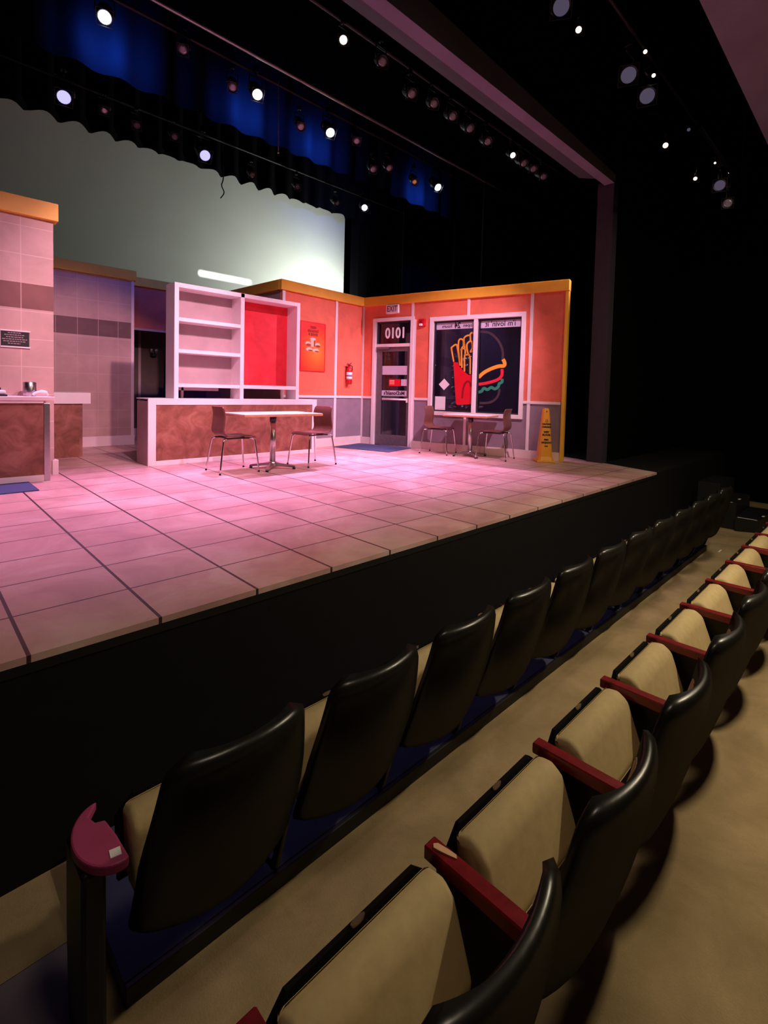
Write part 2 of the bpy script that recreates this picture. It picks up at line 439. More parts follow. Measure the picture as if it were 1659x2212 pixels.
# back wall with the poster
dx, dy = 6.245-4.27, 4.67-4.52
FP = frame(4.27, 4.52, dx, dy); LP = math.hypot(dx, dy)
g = G(); g.box(0, LP, 0, .09, 0, 2.87)
wall_b = struct(g.build('wall_back', 'orange', None, FP), 'orange and grey poster wall flat')
def bpart(name, mat, g): o = g.build(name, mat); o.parent = wall_b; return o
for x in (.03, 1.245):
    g = G(); g.box(x-.028, x+.028, -.018, 0, .14, 2.72, .003); bpart('batten', 'trim', g)
g = G(); g.box(0, LP-.03, -.024, 0, .905, .95, .004); bpart('rail', 'trim', g)
g = G(); g.box(0, LP-.015, -.016, 0, 0, .16, .003); bpart('baseboard', 'base_trim', g)
g = G(); g.box(-.05, LP+.0, -.05, .10, 2.71, 2.88, .004); bpart('cornice', 'yellow', g)
# return wall going upstage
FR = frame(4.15, 7.2, .115, -2.66)
g = G(); g.box(0, 2.64, 0, .09, 0, 2.87)
wall_t = struct(g.build('wall_return', 'mauve', None, FR), 'mauve return wall flat')
g = G(); g.box(0, 2.66, -.05, .10, 2.71, 2.88, .004); g.build('cornice', 'yellow', wall_t)
# left wall
FL = frame(-3.0, 3.98, 1, 0)
g = G(); g.box(0, 3.92, 0, .1, 0, 3.03)
g2 = Matrix.Translation((-3.0, 3.98, 0))
wl = struct(g.build('wall_left', 'tile_left', None, g2), 'tall tiled left wall flat')
# pattern is laid out in wall coordinates starting at x=-3
M['tile_left'].node_tree.nodes  # keep reference
g = G(); g.box(-.02, 3.96, -.06, .12, 2.86, 3.05, .004); g.build('cornice', 'yellow', wl)
g = G(); g.box(3.90, 3.96, -.02, .1, 0, .17, .004); g.build('baseboard', 'base_trim', wl)
# middle wall
g = G(); g.box(0, 3.12, 0, .1, 0, 3.03)
wm = struct(g.build('wall_middle', 'tile_mid', None, Matrix.Translation((-.5, 6.65, 0))), 'tiled middle wall flat')
g = G(); g.box(0, 3.15, -.03, .12, 2.87, 3.04, .004); g.build('cornice', 'yellow', wm)
g = G(); g.box(0, 3.13, -.02, 0, 0, .17, .004); g.build('baseboard', 'base_trim', wm)
g = G(); g.box(3.07, 3.12, -.012, 0, .17, 2.87, .002); g.build('corner_batten', 'base_trim', wm)
# header wall and hall
g = G(); g.box(0, 1.6, 0, .1, 2.1, 3.03); g.box(.82, 1.6, 0, .1, 0, 2.1)
wh = struct(g.build('wall_hall_header', 'header', None, Matrix.Translation((2.6, 7.12, 0))), 'red-orange header wall above the hall opening')
g = G(); g.box(0, 1.6, -.03, .1, 2.88, 3.04, .004); g.build('cornice', 'yellow', wh)
g = G(); g.box(0, .83, -.02, .0, 2.07, 2.11, .003); g.build('opening_trim', 'mauve', wh)
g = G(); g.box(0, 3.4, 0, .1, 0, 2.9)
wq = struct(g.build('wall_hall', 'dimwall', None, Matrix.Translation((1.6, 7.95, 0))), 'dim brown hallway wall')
g = G(); g.box(1.51, 1.56, -.02, 0, .18, 2.4, .003); g.build('batten', 'mauve', wq)
g = G(); g.box(0, 1.72, -.02, 0, 0, .18, .003); g.build('baseboard', 'base_trim', wq)
# hall lamp
t_ = thing('wall_sconce', 'small unlit twin glass wall sconce in the dark hallway', 'wall lamp', (3.40, 7.93, 1.66))
g = G(); g.lathe([(.05, -.02), (.06, 0), (.06, .03), (.03, .05)], 16); g.build('bracket', 'black', t_)
for s_ in (-1, 1):
    g = G(); g.lathe([(.018, .05), (.035, .09), (.04, .14), (.028, .15)], 14, (s_*.045, -.01, 0)); g.build('glass_shade', 'gel', t_)

# ------------------------------------------------------------------ window_1
def wall_thing(name, lab=None):
    o = bpy.data.objects.new(name, None); COL.objects.link(o); o.matrix_world = FW
    return struct(o, lab)
win = wall_thing('window_1', 'two-pane shop window in white frame')
g = G()
g.box(1.47, 1.545, -.035, .09, .645, 2.42, .004); g.box(3.145, 3.215, -.035, .09, .645, 2.42, .004)
g.box(1.545, 3.145, -.035, .09, 2.345, 2.42, .004); g.box(1.545, 3.145, -.035, .09, .645, .715, .004)
g.build('window_frame', 'trim', win)
g = G(); g.box(2.315, 2.385, -.03, .09, .715, 2.345, .004); g.build('mullion', 'trim', win)
for a, b in ((1.545, 2.315), (2.385, 3.145)):
    g = G()
    g.box(a, a+.03, .02, .075, .715, 2.345); g.box(b-.02, b, .02, .075, .715, 2.345)
    g.box(a+.03, b-.02, .02, .075, 2.315, 2.345); g.box(a+.03, b-.02, .02, .075, .715, .74)
    s_ = g.build('sash', 'dark_alu', win)
    g = G(); g.box(a+.03, b-.02, .048, .054, .74, 2.315); g.build('pane', 'glass', win)

def wsticker(name, label, cat, s, z, y=.0):
    return thing(name, label, cat, frame=sub(FW, s, y, z))
# banners inside the glass
b1 = wsticker('window_banner', 'pale banner reading open 24 hours in reverse across left window pane', 'banner', 1.94, 2.255, .044)
g = G(); g.box(-.365, .37, 0, .003, -.058, .058); g.build('strip', 'bannerp', b1)
text('lettering', 'hours', .085, 'text_black', b1, (-.155, -.002, -.005), True, .002, .001, 'CENTER', 1)
text('lettering', '24', .145, 'text_black', b1, (.045, -.002, 0), True, .002, .004, 'CENTER', .8)
text('lettering', 'open', .085, 'text_black', b1, (.235, -.002, -.002), True, .002, .001, 'CENTER', 1)
b2 = wsticker('window_banner', "pale banner reading i'm lovin' it in reverse across right window pane", 'banner', 2.765, 2.25, .044)
g = G(); g.box(-.345, .35, 0, .003, -.062, .062); g.build('strip', 'bannerp', b2)
text('lettering', "i'm lovin' it", .132, 'text_black', b2, (0, -.002, 0), True, .002, .001, 'CENTER', .92)
dm = wsticker('diamond_sticker', 'white diamond sticker low on the left window pane', 'sticker', 1.757, 1.205, .044)
g = G(); g.prism([(0, -.105), (.105, 0), (0, .105), (-.105, 0)], 'y', 0, .003); g.build('sticker_face', 'paper', dm)
pn = wsticker('paper_notice', 'blank white paper sheet taped in the lower left corner of the window', 'paper', 1.69, .865, .044)
g = G(); g.box(-.105, .1, 0, .003, -.125, .12); g.build('sheet', 'paper', pn)

DEC = {
'box': [(1.925,1.607),(2.016,1.6),(2.04,1.529),(2.125,1.451),(2.223,1.375),(2.312,1.388),(2.312,1.197),(2.305,.883),(2.261,.863),(2.028,.84),(1.999,.867),(1.979,1.062)],
'arch': [(2.117,.962),(2.123,1.091),(2.147,1.194),(2.186,1.253),(2.216,1.266),(2.252,1.241),(2.277,1.171)],
'f1': [(1.932,1.614),(1.882,1.842),(1.888,1.874),(1.968,1.92),(1.999,1.839),(2.055,1.555)],
'f2': [(2.06,1.542),(2.016,1.813),(2.014,1.967),(2.044,2.015),(2.1,1.991),(2.107,1.888),(2.074,1.825),(2.093,1.503)],
'f3': [(2.139,1.836),(2.115,2.028),(2.219,2.073),(2.236,1.967)],
'f4': [(2.236,2.05),(2.228,2.088),(2.258,2.119),(2.299,2.098)],
'f5': [(2.064,1.812),(2.077,1.84),(2.139,1.836),(2.145,1.733)],
'f6': [(2.142,1.439),(2.136,1.714),(2.163,1.733),(2.236,1.704),(2.252,1.394)],
'f7': [(2.232,1.707),(2.189,1.784),(2.174,1.924),(2.254,1.97),(2.274,1.858),(2.243,1.783),(2.302,1.807)],
'bun': [(2.411,2.131),(2.569,2.106),(2.701,2.009),(2.794,1.87),(2.827,1.747),(2.821,1.649)],
'bunlow': [(2.789,1.142),(2.774,1.043),(2.713,.954),(2.611,.903),(2.441,.889)],
'cheese': [(2.406,1.335),(2.502,1.42),(2.629,1.486),(2.756,1.528),(2.854,1.538),(2.861,1.593),(2.83,1.648)],
'tomato': [(2.41,1.217),(2.547,1.238),(2.701,1.28),(2.789,1.328),(2.824,1.39),(2.821,1.482)],
'lettuce': [(2.415,1.078),(2.473,1.098),(2.511,1.15),(2.577,1.126),(2.641,1.167),(2.706,1.141),(2.769,1.181),(2.779,1.231),(2.829,1.26),(2.827,1.316)]}
fd = thing('fries_decal', 'red box of outlined yellow fries painted on the left window pane', 'decal', frame=sub(FW, 2.1, .042, 1.2))
off = lambda k: [(a-2.1, b-1.2) for a, b in DEC[k]]
g = G(); g.prism(off('box'), 'y', 0, .003); g.build('fries_box', 'decal_red', fd)
g = G(); g.stroke(off('arch'), .035, -.002, 0); g.build('arch_outline', 'dred', fd)
for k in ('f1', 'f2', 'f3', 'f4', 'f5', 'f6', 'f7'):
    g = G(); g.stroke(off(k), .028, 0, .003); g.build('fry_outline', 'decal_yel', fd)
bd = thing('burger_decal', 'burger outline with yellow, red and green strokes painted on the right window pane', 'decal', frame=sub(FW, 2.6, .042, 1.2))
off = lambda k: [(a-2.6, b-1.2) for a, b in DEC[k]]
for k, nm, mt, w_ in (('bun', 'bun_outline', 'faint', .04), ('bunlow', 'bun_outline', 'faint', .04), ('cheese', 'cheese_stroke', 'decal_yel', .062), ('tomato', 'tomato_stroke', 'decal_tom', .05), ('lettuce', 'lettuce_stroke', 'decal_grn', .05)):
    g = G(); g.stroke(off(k), w_, 0, .003); g.build(nm, mt, bd)

# ------------------------------------------------------------------ door_1
door = wall_thing('door_1', 'grey glazed exit door with transom')
g = G()
g.box(.245, .315, -.035, .09, 0, 2.46, .004); g.box(1.075, 1.145, -.035, .09, 0, 2.46, .004)
g.box(.315, 1.075, -.035, .09, 2.395, 2.46, .004); g.box(.315, 1.075, -.02, .09, 1.905, 1.965, .004)
g.build('door_frame', 'trim', door)
g = G(); g.box(.315, .36, .02, .08, 1.965, 2.395); g.box(1.06, 1.075, .02, .08, 1.965, 2.395); g.box(.36, 1.06, .02, .08, 2.36, 2.395); g.build('transom_frame', 'dark_alu', door)
g = G(); g.box(.36, 1.06, .048, .054, 1.965, 2.36); g.build('transom_pane', 'glass', door)
g = G(); g.box(.32, .44, .02, .07, .015, 1.9, .004); g.box(1.0, 1.07, .02, .07, .015, 1.9, .004)
g.box(.44, 1.0, .02, .07, 1.82, 1.9, .004); g.box(.44, 1.0, .02, .07, .015, .215, .004)
leafd = g.build('door_leaf', 'alu', door)
g = G(); g.box(.44, 1.0, .043, .049, .215, 1.82); g.build('pane', 'glass', door)
g = G(); g.tube([(.5, -.03, .905), (1.03, -.03, .905)], .018, 10); g.box(.49, .51, -.03, .02, .885, .925); g.box(1.02, 1.04, -.035, .02, .85, .93); g.build('push_bar', 'trim', door)
g = G(); g.box(.36, .62, -.05, .02, 1.86, 1.905, .006); g.build('door_closer', 'alu', door)
hn = thing('house_number', 'white number 1010 in reverse on the transom glass', 'lettering', frame=sub(FW, .715, .040, 2.165))
text('numerals', '1010', .28, 'text_white', hn, (0, 0, 0), True, .003, .008, 'CENTER', .82)
db = thing('door_banner', 'blank white band across the door glass', 'banner', frame=sub(FW, .72, .036, 1.46))
g = G(); g.box(-.278, .278, 0, .003, -.085, .085); g.build('band', 'bannerp', db)
ds = thing('door_sticker', 'small red sign with white print on the door glass', 'sticker', frame=sub(FW, .72, .036, 1.225))
g = G(); g.box(-.12, .13, 0, .003, -.065, .065); g.build('sign_face', 'decal_red', ds)
g = G()
for i in range(3): g.box(-.105, -.0, -.002, 0, .03-i*.03, .045-i*.03)
g.build('print_block', 'cup', ds)
ds = thing('door_sticker', 'small pale square sticker beside the red sign on the door', 'sticker', frame=sub(FW, .92, .036, 1.225))
g = G(); g.box(-.055, .075, 0, .003, -.06, .065); g.build('sign_face', 'bannerp', ds)
dn = thing('door_banner', 'pale strip with dark restaurant name in reverse above the push bar', 'banner', frame=sub(FW, .72, .036, 1.02))
g = G(); g.box(-.278, .278, 0, .003, -.052, .052); g.build('strip', 'bannerp', dn)
text('lettering', "McDonald's", .098, 'text_black', dn, (0, -.002, 0), True, .002, .003, 'CENTER', 1.0)

# exit sign, alarm
ex = thing('exit_sign', 'white EXIT sign mounted above the door', 'sign', frame=sub(FW, .69, 0, 2.53))
g = G(); g.box(-.14, .14, -.07, 0, 0, .17, .015, 3); g.build('housing', 'trim', ex)
text('lettering', 'EXIT', .155, 'exit_txt', ex, (0, -.071, .083), False, .003, .002, 'CENTER', .72)
fa = thing('fire_alarm', 'red fire alarm strobe on the wall between door and window', 'alarm', frame=sub(FW, 1.31, 0, 2.26))
g = G(); g.box(-.065, .065, -.045, 0, 0, .14, .008); g.build('body', 'redplastic', fa)
g = G(); g.box(-.03, .03, -.062, -.045, .06, .11, .006); g.build('grille', 'dred', fa)
g = G(); g.box(-.04, .02, -.075, -.045, .01, .05, .008); g.build('strobe_lens', 'white', fa)

# poster (frame FP)
def pframe(px, z): return sub(FP, px, 0, z)
po = thing('poster', 'orange food poster with dark red text and breakfast items on the back wall', 'poster', frame=pframe(.41, 1.39))
g = G(); g.box(0, .55, -.012, 0, 0, .85, .002); g.build('backing', 'poster', po)
g = G()
for a in ((-.012, 0, -.012, .862), (.55, .562, -.012, .862), (0, .55, .85, .862), (0, .55, -.012, 0)): g.box(a[0], a[1], -.02, 0, a[2], a[3])
g.build('poster_frame', 'orange' if False else 'decal_tom', po)
for tx, zz, sc_ in (('FRESH', .765, .8), ('BREAKFAST', .70, .8), ('IS SERVED', .64, .8)):
    text('lettering', tx, .062, 'text_red', po, (.275, -.014, zz), False, .002, .003, 'CENTER', sc_)
def disc(name, mt, cx, cz, rx, rz, y0, y1, par, n=24):
    g = G(); g.prism([(cx+rx*math.cos(2*PI*k/n), cz+rz*math.sin(2*PI*k/n)) for k in range(n)], 'y', y0, y1); return g.build(name, mt, par)
g = G(); g.prism([(.23, .42), (.31, .42), (.325, .56), (.215, .56)], 'y', -.014, -.012); g.build('printed_cup', 'cup', po)
disc('printed_cup_lid', 'cup', .27, .565, .068, .022, -.015, -.012, po)
g = G(); g.box(.29, .318, -.016, -.013, .43, .54); g.build('printed_cup_shade', 'burger', po)
for cx, cz in ((.16, .465), (.38, .455)):
    disc('printed_bun', 'cup', cx, cz+.012, .06, .035, -.014, -.012, po); disc('printed_patty', 'burger', cx+.01, cz-.012, .055, .02, -.015, -.012, po)
for cx, cz in ((.19, .375), (.34, .365)):
    disc('printed_plate', 'cup', cx, cz, .075, .034, -.014, -.012, po); disc('printed_patty', 'burger', cx+.02, cz-.018, .05, .012, -.0155, -.012, po)
# extinguisher
fe = thing('fire_extinguisher', 'red fire extinguisher with white band hung on the orange wall', 'extinguisher', frame=sub(FP, 1.545, -.075, 1.17))
g = G(); g.lathe([(.045, 0), (.055, .01), (.055, .27), (.045, .31), (.02, .335), (.02, .345)], 24); g.build('cylinder', 'redplastic', fe)
g = G(); g.lathe([(.0565, .095), (.0565, .15)], 24); g.lathe([(.0565, .165), (.0565, .23)], 24); g.build('label_band', 'white', fe)
g = G(); g.lathe([(.0568, .152), (.0568, .163)], 24); g.build('label_band', 'text_black', fe)
g = G(); g.box(-.02, .02, -.02, .02, .345, .375, .004); g.tube([(-.07, 0, .37), (0, 0, .375), (.05, 0, .41)], .009, 8); g.tube([(-.06, 0, .395), (0, 0, .38)], .007, 8); g.build('valve_handle', 'dred', fe)
g = G(); g.tube(smooth_line([(.02, 0, .36), (.06, -.01, .35), (.075, -.01, .30), (.065, -.01, .26), (.06, 0, .2)]), .008, 8); g.build('hose', 'rubber', fe)
g = G(); g.box(-.03, .03, .055, .074, .1, .34); g.build('bracket', 'dred', fe)

# plaque on the left wall
pl = thing('menu_plaque', 'small black notice with lines of white print on the left tiled wall', 'sign', (.56, 3.98, 1.43))
g = G(); g.box(-.125, .13, -.012, 0, .005, .175); g.build('face', 'text_black', pl)
g = G(); g.box(-.135, .14, -.02, 0, .17, .184); g.box(-.135, .14, -.02, 0, -.004, .01); g.box(-.138, -.124, -.02, 0, 0, .18); g.build('frame', 'trim', pl)
g = G()
for i, (a, b) in enumerate(((-.06, .06), (-.09, .09), (-.075, .075), (-.11, .11), (-.10, .10), (-.06, .05))):
    z0 = .15-i*.023; x = a
    while x < b:
        w_ = random.uniform(.012, .03); g.box(x, min(x+w_, b), -.0135, -.012, z0, z0+.009); x += w_+.006
pr = g.build('printed_lines', 'mauve', pl)

# ------------------------------------------------------------------ counters and shelves
lc = thing('service_counter', 'brown front service counter with white top at the left stage edge', 'counter', (-.4, 3.6, 0))
g = G(); g.box(-1.6, 1.155, 0, .36, .07, .835); g.build('front_panel', 'brown', lc)
g = G(); g.box(-1.6, 1.155, -.012, .36, 0, .07, .003); g.build('toe_kick', 'base_trim', lc)
g = G(); g.box(1.155, 1.21, -.01, .36, 0, .835, .003); g.build('end_panel', 'steel', lc)
g = G(); g.box(-1.6, 1.15, -.03, .0, .835, .862, .004); g.build('front_lip', 'base_trim', lc)
g = G(); g.box(-1.6, 1.25, -.045, .375, .862, .905, .006); g.build('countertop', 'base_trim', lc)
pc = thing('prep_counter', 'low brown counter with a thick white slab top against the middle wall', 'counter', (1.2, 5.39, 0))
g = G(); g.box(-.5, .34, .03, .6, 0, .765); g.build('base', 'brown', pc)
g = G(); g.box(-.5, .44, 0, .64, .765, .925, .006); g.build('slab_top', 'trim', pc)
cc = thing('front_counter', 'long brown counter with white frame below the white shelving', 'counter', (3.3, 4.0, 0))
W_ = 1.345
g = G(); g.box(-W_+.1, W_-.1, .012, .03, .06, .8); g.build('inset_panel', 'brown', cc)
g = G()
g.box(-W_, -W_+.1, 0, .03, 0, .87, .003); g.box(W_-.09, W_, 0, .03, 0, .87, .003)
g.box(-W_+.1, W_-.09, 0, .03, .8, .87, .003); g.box(-W_+.1, W_-.09, 0, .03, 0, .06, .003)
g.build('front_frame', 'trim', cc)
g = G(); g.box(-W_, -W_+.02, .03, .42, 0, .85); g.build('side_panel', 'mauve', cc); g = G(); g.box(W_-.02, W_, .03, .42, 0, .85); g.build('side_panel', 'mauve', cc)
g = G(); g.box(-W_-.0, W_+.0, .0, .45, .87, .885, .003); g.build('countertop', 'trim', cc)
sh = thing('shelving_unit', 'tall white shelving unit with three open shelves and a red panel bay', 'shelving', (3.3, 4.04, .885))
x0, x1, H, D = -1.0, 1.01, 1.555, .3
g = G()
g.box(x0, x0+.06, 0, D, 0, H, .003); g.build('upright', 'trim', sh)
g = G(); g.box(x1-.06, x1, 0, D, 0, H, .003); g.build('upright', 'trim', sh)
g = G(); g.box(-.035, .025, 0, D, 0, H, .003); g.build('upright', 'trim', sh)
g = G(); g.box(x0+.06, x1-.06, 0, D, H-.06, H, .003); g.build('top_rail', 'trim', sh)
for z in (1.045, .62, .155):
    g = G(); g.box(x0+.06, -.035, 0, D, z, z+.05, .003); g.build('shelf', 'trim', sh)
g = G(); g.box(.025, x1-.06, 0, D, .155, .21, .003); g.build('shelf', 'trim', sh)
g = G(); g.box(x0+.06, -.035, D-.02, D, .2, H-.06); g.build('back_panel', 'mauve', sh)
g = G(); g.box(.025, x1-.06, D-.02, D, .21, H-.06); g.build('red_panel', 'red', sh)['label'] = 'plain mottled red back panel'
g = G(); g.box(x1-.17, x1-.13, .25, .29, 0, .155, .003); g.build('short_post', 'trim', sh)
g = G(); g.box(x0+.10, x0+.13, .25, .29, 0, .155); g.box(x0+.2, x0+.23, .25, .29, 0, .155); g.box(x0+.1, x0+.75, .25, .29, .11, .155); g.build('lower_brace', 'mauve', sh)

# things on the left counter
ca = thing('steel_canister', 'shiny steel canister standing on the left counter', 'canister', (.665, 3.80, .905))
g = G(); g.lathe([(.058, 0), (.06, .004), (.06, .145), (.056, .15)], 40); g.build('body', 'steel', ca)
g = G(); g.lathe([(.05, .1505), (.052, .153), (.0, .156)][:2], 40); g.build('rim', 'chrome', ca)
ty = thing('tray_stack', 'black and white food tray stacked at the far left of the counter', 'tray', (.30, 3.74, .905))
g = G(); g.box(-.2, .15, -.12, .12, 0, .02, .006); g.build('base_tray', 'black', ty)
g = G(); g.box(-.2, .14, -.11, .11, .02, .062, .015, 3); g.build('lid', 'white', ty)
g = G(); g.box(-.2, .10, -.09, .09, .064, .09, .006); g.build('upper_tray', 'black', ty)
g = G(); g.box(-.2, .09, -.08, .08, .09, .125, .015, 3); g.build('upper_lid', 'dred', ty)
cl = thing('crumpled_napkin', 'crumpled white napkin at the end of the left counter', 'napkin', (.90, 3.86, .905))
g = G(); g.tube(smooth_line([(-.09, 0, .012), (-.07, .0, .035), (-.02, 0, .048), (.03, .02, .04), (.05, .03, .012)]), [.014]*8+[.02]*5+[.012]*4, 8); g.build('napkin_fold', 'paper', cl)
cl.location = (.77, 3.72, .905)

# floor mats
fm = G(); fm.prism([(.62, 3.63), (.62, 3.05), (-.9, 3.05), (-.9, 3.63)][::-1], 'z', 0, .012, .003)
tag(fm.build('floor_mat', 'mat'), 'blue-grey floor mat in front of the left counter', 'mat')
fm = G(); fm.prism([(-.42, -.55), (.42, -.55), (.42, .62), (-.42, .62)], 'z', 0, .012, .003)
o = fm.build('floor_mat', 'mat', None, Matrix.Translation((5.95, 3.95, 0)) @ Matrix.Rotation(math.radians(14.6), 4, 'Z'))
tag(o, 'blue-grey floor mat in front of the exit door', 'mat')

# ------------------------------------------------------------------ cafe furniture
def cafe_chair(label):
    t_ = thing('cafe_chair', label, 'chair', group='cafe chairs on the stage')
    prof = smooth_line([(-.235, .815), (-.215, .77), (-.205, .70), (-.215, .60), (-.222, .53), (-.20, .475), (-.14, .45), (-.04, .442), (.10, .445), (.18, .443), (.225, .425)], k=4)
    g = G(); n = len(prof); nw = 8; rows = []
    for side in (0, 1):
        rr = []
        for i, (px, pz) in enumerate(prof):
            a = prof[max(i-1, 0)]; b = prof[min(i+1, n-1)]; d = Vector((b[0]-a[0], b[1]-a[1])).normalized(); nx, nz = -d.y, d.x
            u = i/(n-1); hw = .175+.02*math.sin(PI*min(1, u*1.3))
            if u < .04: hw -= .012
            r = []
            for k in range(nw+1):
                yy = -hw+2*hw*k/nw; cv = .018*(yy/hw)**2
                if u > .55: cv = .004*(yy/hw)**2
                off_ = .011*side
                r.append(g.bm.verts.new((px+nx*off_+(cv if u < .55 else 0), yy, pz+nz*off_+(cv if u >= .55 else 0))))
            rr.append(r)
        rows.append(rr)
    for si, rr in enumerate(rows):
        for i in range(n-1):
            for k in range(nw):
                f = g.bm.faces.new((rr[i][k], rr[i+1][k], rr[i+1][k+1], rr[i][k+1])); f.smooth = True
    A_, B_ = rows
    for i in range(n-1):
        for k in (0, nw): g.bm.faces.new((A_[i][k], A_[i+1][k], B_[i+1][k], B_[i][k]))
    for i in (0, n-1):
        for k in range(nw): g.bm.faces.new((A_[i][k], A_[i][k+1], B_[i][k+1], B_[i][k]))
    g.build('seat_shell', 'shell', t_)
    g = G()
    for s_ in (-1, 1):
        g.tube(smooth_line([(-.17, s_*.15, .425), (0, s_*.15, .428), (.17, s_*.15, .425)]), .011, 8)
    g.tube([(-.12, -.15, .425), (-.12, .15, .425)], .009, 8); g.tube([(.12, -.15, .425), (.12, .15, .425)], .009, 8)
    g.build('under_frame', 'dark_alu', t_)
    for sx in (-1, 1):
        for s_ in (-1, 1):
            g = G()
            fx = .245 if sx > 0 else -.255
            g.tube(smooth_line([(sx*.15, s_*.15, .425), (sx*.185, s_*.175, .415), (sx*.205, s_*.19, .37), (fx, s_*.225, .012)], k=5), .0105, 8)
            lg = g.build('leg', 'chrome', t_)
            g = G(); g.lathe([(.012, 0), (.013, .014), (.011, .02)], 10, (fx, s_*.225, 0)); g.build('foot_cap', 'rubber', lg)
    return t_
c0 = cafe_chair('brown plywood cafe chair on chrome legs, left of the large table')
c0.location = (2.655, 3.06, 0); c0.rotation_euler.z = math.radians(-4)
def place(lbl, x, y, rz):
    c = dup(c0); c['label'] = lbl; c.location = (x, y, 0); c.rotation_euler.z = rz; return c
place('brown plywood cafe chair on chrome legs, right of the large table', 3.80, 2.96, PI+math.radians(4))
wa = math.atan2(-.9677, .2523)
def wpos(s, d): return (6.245+.2523*s-.9677*d, 4.67-.9677*s-.2523*d)
p = wpos(1.87, .37); place('brown plywood cafe chair left of the small window table, back near the door', p[0], p[1], wa+.05)
p = wpos(2.89, .40); place('brown plywood cafe chair right of the small window table, near the yellow cone', p[0], p[1], wa+PI)

def pedestal_table(label, L_, W2, loc, rz, h=.735):
    t_ = thing('pedestal_table', label, 'table', loc, rz, 'pedestal tables on the stage')
    g = G(); g.box(-L_/2+.004, L_/2-.004, -W2/2+.004, W2/2-.004, h-.008, h, .002); g.build('table_surface', 'trim', t_)
    g = G(); g.box(-L_/2, L_/2, -W2/2, W2/2, h-.034, h-.008, .003); g.build('table_edge', 'wood_edge', t_)
    g = G(); g.lathe([(.037, .05), (.037, h-.035)], 24); g.build('column', 'steel', t_)
    g = G(); g.lathe([(.044, h-.12), (.044, h-.034)], 24); g.build('column_collar', 'dark_alu', t_)
    g = G(); g.lathe([(.05, .04), (.06, .05), (.05, .09), (.038, .1)], 20)
    for k in range(4):
        a = PI/4+k*PI/2 if W2 > .55 else PI/4+k*PI/2
        c, s_ = math.cos(a), math.sin(a)
        b2 = bmesh.new()
        vs = [b2.verts.new(q) for q in ((.02,-.03,.045),(.30,-.022,.022),(.30,.022,.022),(.02,.03,.045),(.02,-.028,.085),(.30,-.018,.045),(.30,.018,.045),(.02,.028,.085))]
        for f in ((0,3,2,1),(4,5,6,7),(0,1,5,4),(1,2,6,5),(2,3,7,6),(3,0,4,7)): b2.faces.new([vs[i] for i in f])
        bmesh.ops.bevel(b2, geom=b2.edges[:], offset=.005, segments=2, affect='EDGES')
        g.merge(b2, Matrix.Rotation(a, 4, 'Z'))
    base = g.build('base_cross', 'steel', t_)
    for k in range(4):
        a = PI/4+k*PI/2; g = G(); g.lathe([(.018, 0), (.02, .022)], 12, (.285*math.cos(a), .285*math.sin(a), 0)); g.build('glide', 'rubber', base)
    return t_
pedestal_table('large white-topped pedestal table in front of the brown counter', 1.16, .62, (3.16, 2.95, 0), 0)
p = wpos(2.45, .375)
pedestal_table('small white-topped pedestal table under the window', .76, .58, (p[0], p[1], 0), wa, .70)

# cone
FCn = sub(FW, 3.63, -.19, 0)
co = thing('wet_floor_cone', 'yellow four-sided caution wet floor cone beside the wall end', 'safety cone', frame=FCn @ Matrix.Rotation(math.radians(28), 4, 'Z'))
g = G(); g.box(-.145, .145, -.145, .145, 0, .03, .008); g.build('base', 'cone', co)
b2 = bmesh.new(); pr_ = [(.125, .03), (.105, .09), (.05, .80), (.042, .835), (.03, .85)]; rings = []
for r, z in pr_:
    c_ = r*.28
    pts = [(r-c_, -r), (r, -r+c_), (r, r-c_), (r-c_, r), (-r+c_, r), (-r, r-c_), (-r, -r+c_), (-r+c_, -r)]
    rings.append([b2.verts.new((x, y, z)) for x, y in pts])
for a, b in zip(rings, rings[1:]):
    for k in range(8): b2.faces.new((a[k], a[(k+1) % 8], b[(k+1) % 8], b[k]))
b2.faces.new(rings[-1]); g = G(); g.merge(b2); g.build('body', 'cone', co)
def on_cone(txt, z, size, dy=0):
    y = -(.105-(z-.09)*(.055/.71))-.003
    o = text('lettering', txt, size, 'text_black', co, (0, 0, 0), False, .002, .0025, 'CENTER', .95)
    o.location = (0, y, z); o.rotation_euler.x = -.077
    o2 = o.copy(); COL.objects.link(o2); o2.location = (-y, 0, z); o2.rotation_euler = (-.077, 0, PI/2)
for tx, z, sz in (('CAUTION', .60, .031), ('CUIDADO', .555, .031), ('WET', .475, .04), ('FLOOR', .43, .04), ('PISO', .355, .036), ('MOJADO', .31, .038)):
    on_cone(tx, z, sz)
for rz in (0, PI/2):
    g = G(); g.box(-.025, .025, -.002, 0, -.008, .008); o = g.build('print_bar', 'text_black', co)
    y = .093; o.location = (0, -y, .255) if rz == 0 else (y, 0, .255); o.rotation_euler = (-.077, 0, rz)
    g = G(); g.stroke([(-.02, -.016), (0, .02), (.02, -.016), (-.02, -.016)], .005, -.002, 0); o = g.build('warning_triangle', 'text_black', co)
    y = .066; o.location = (0, -y, .655) if rz == 0 else (y, 0, .655); o.rotation_euler = (-.077, 0, rz)
    g = G(); g.box(-.006, .006, -.002, 0, -.012, .012, .002); o = g.build('handle_hole', 'text_black', co)
    y = .0545; o.location = (0, -y, .80) if rz == 0 else (y, 0, .80); o.rotation_euler = (-.077, 0, rz)

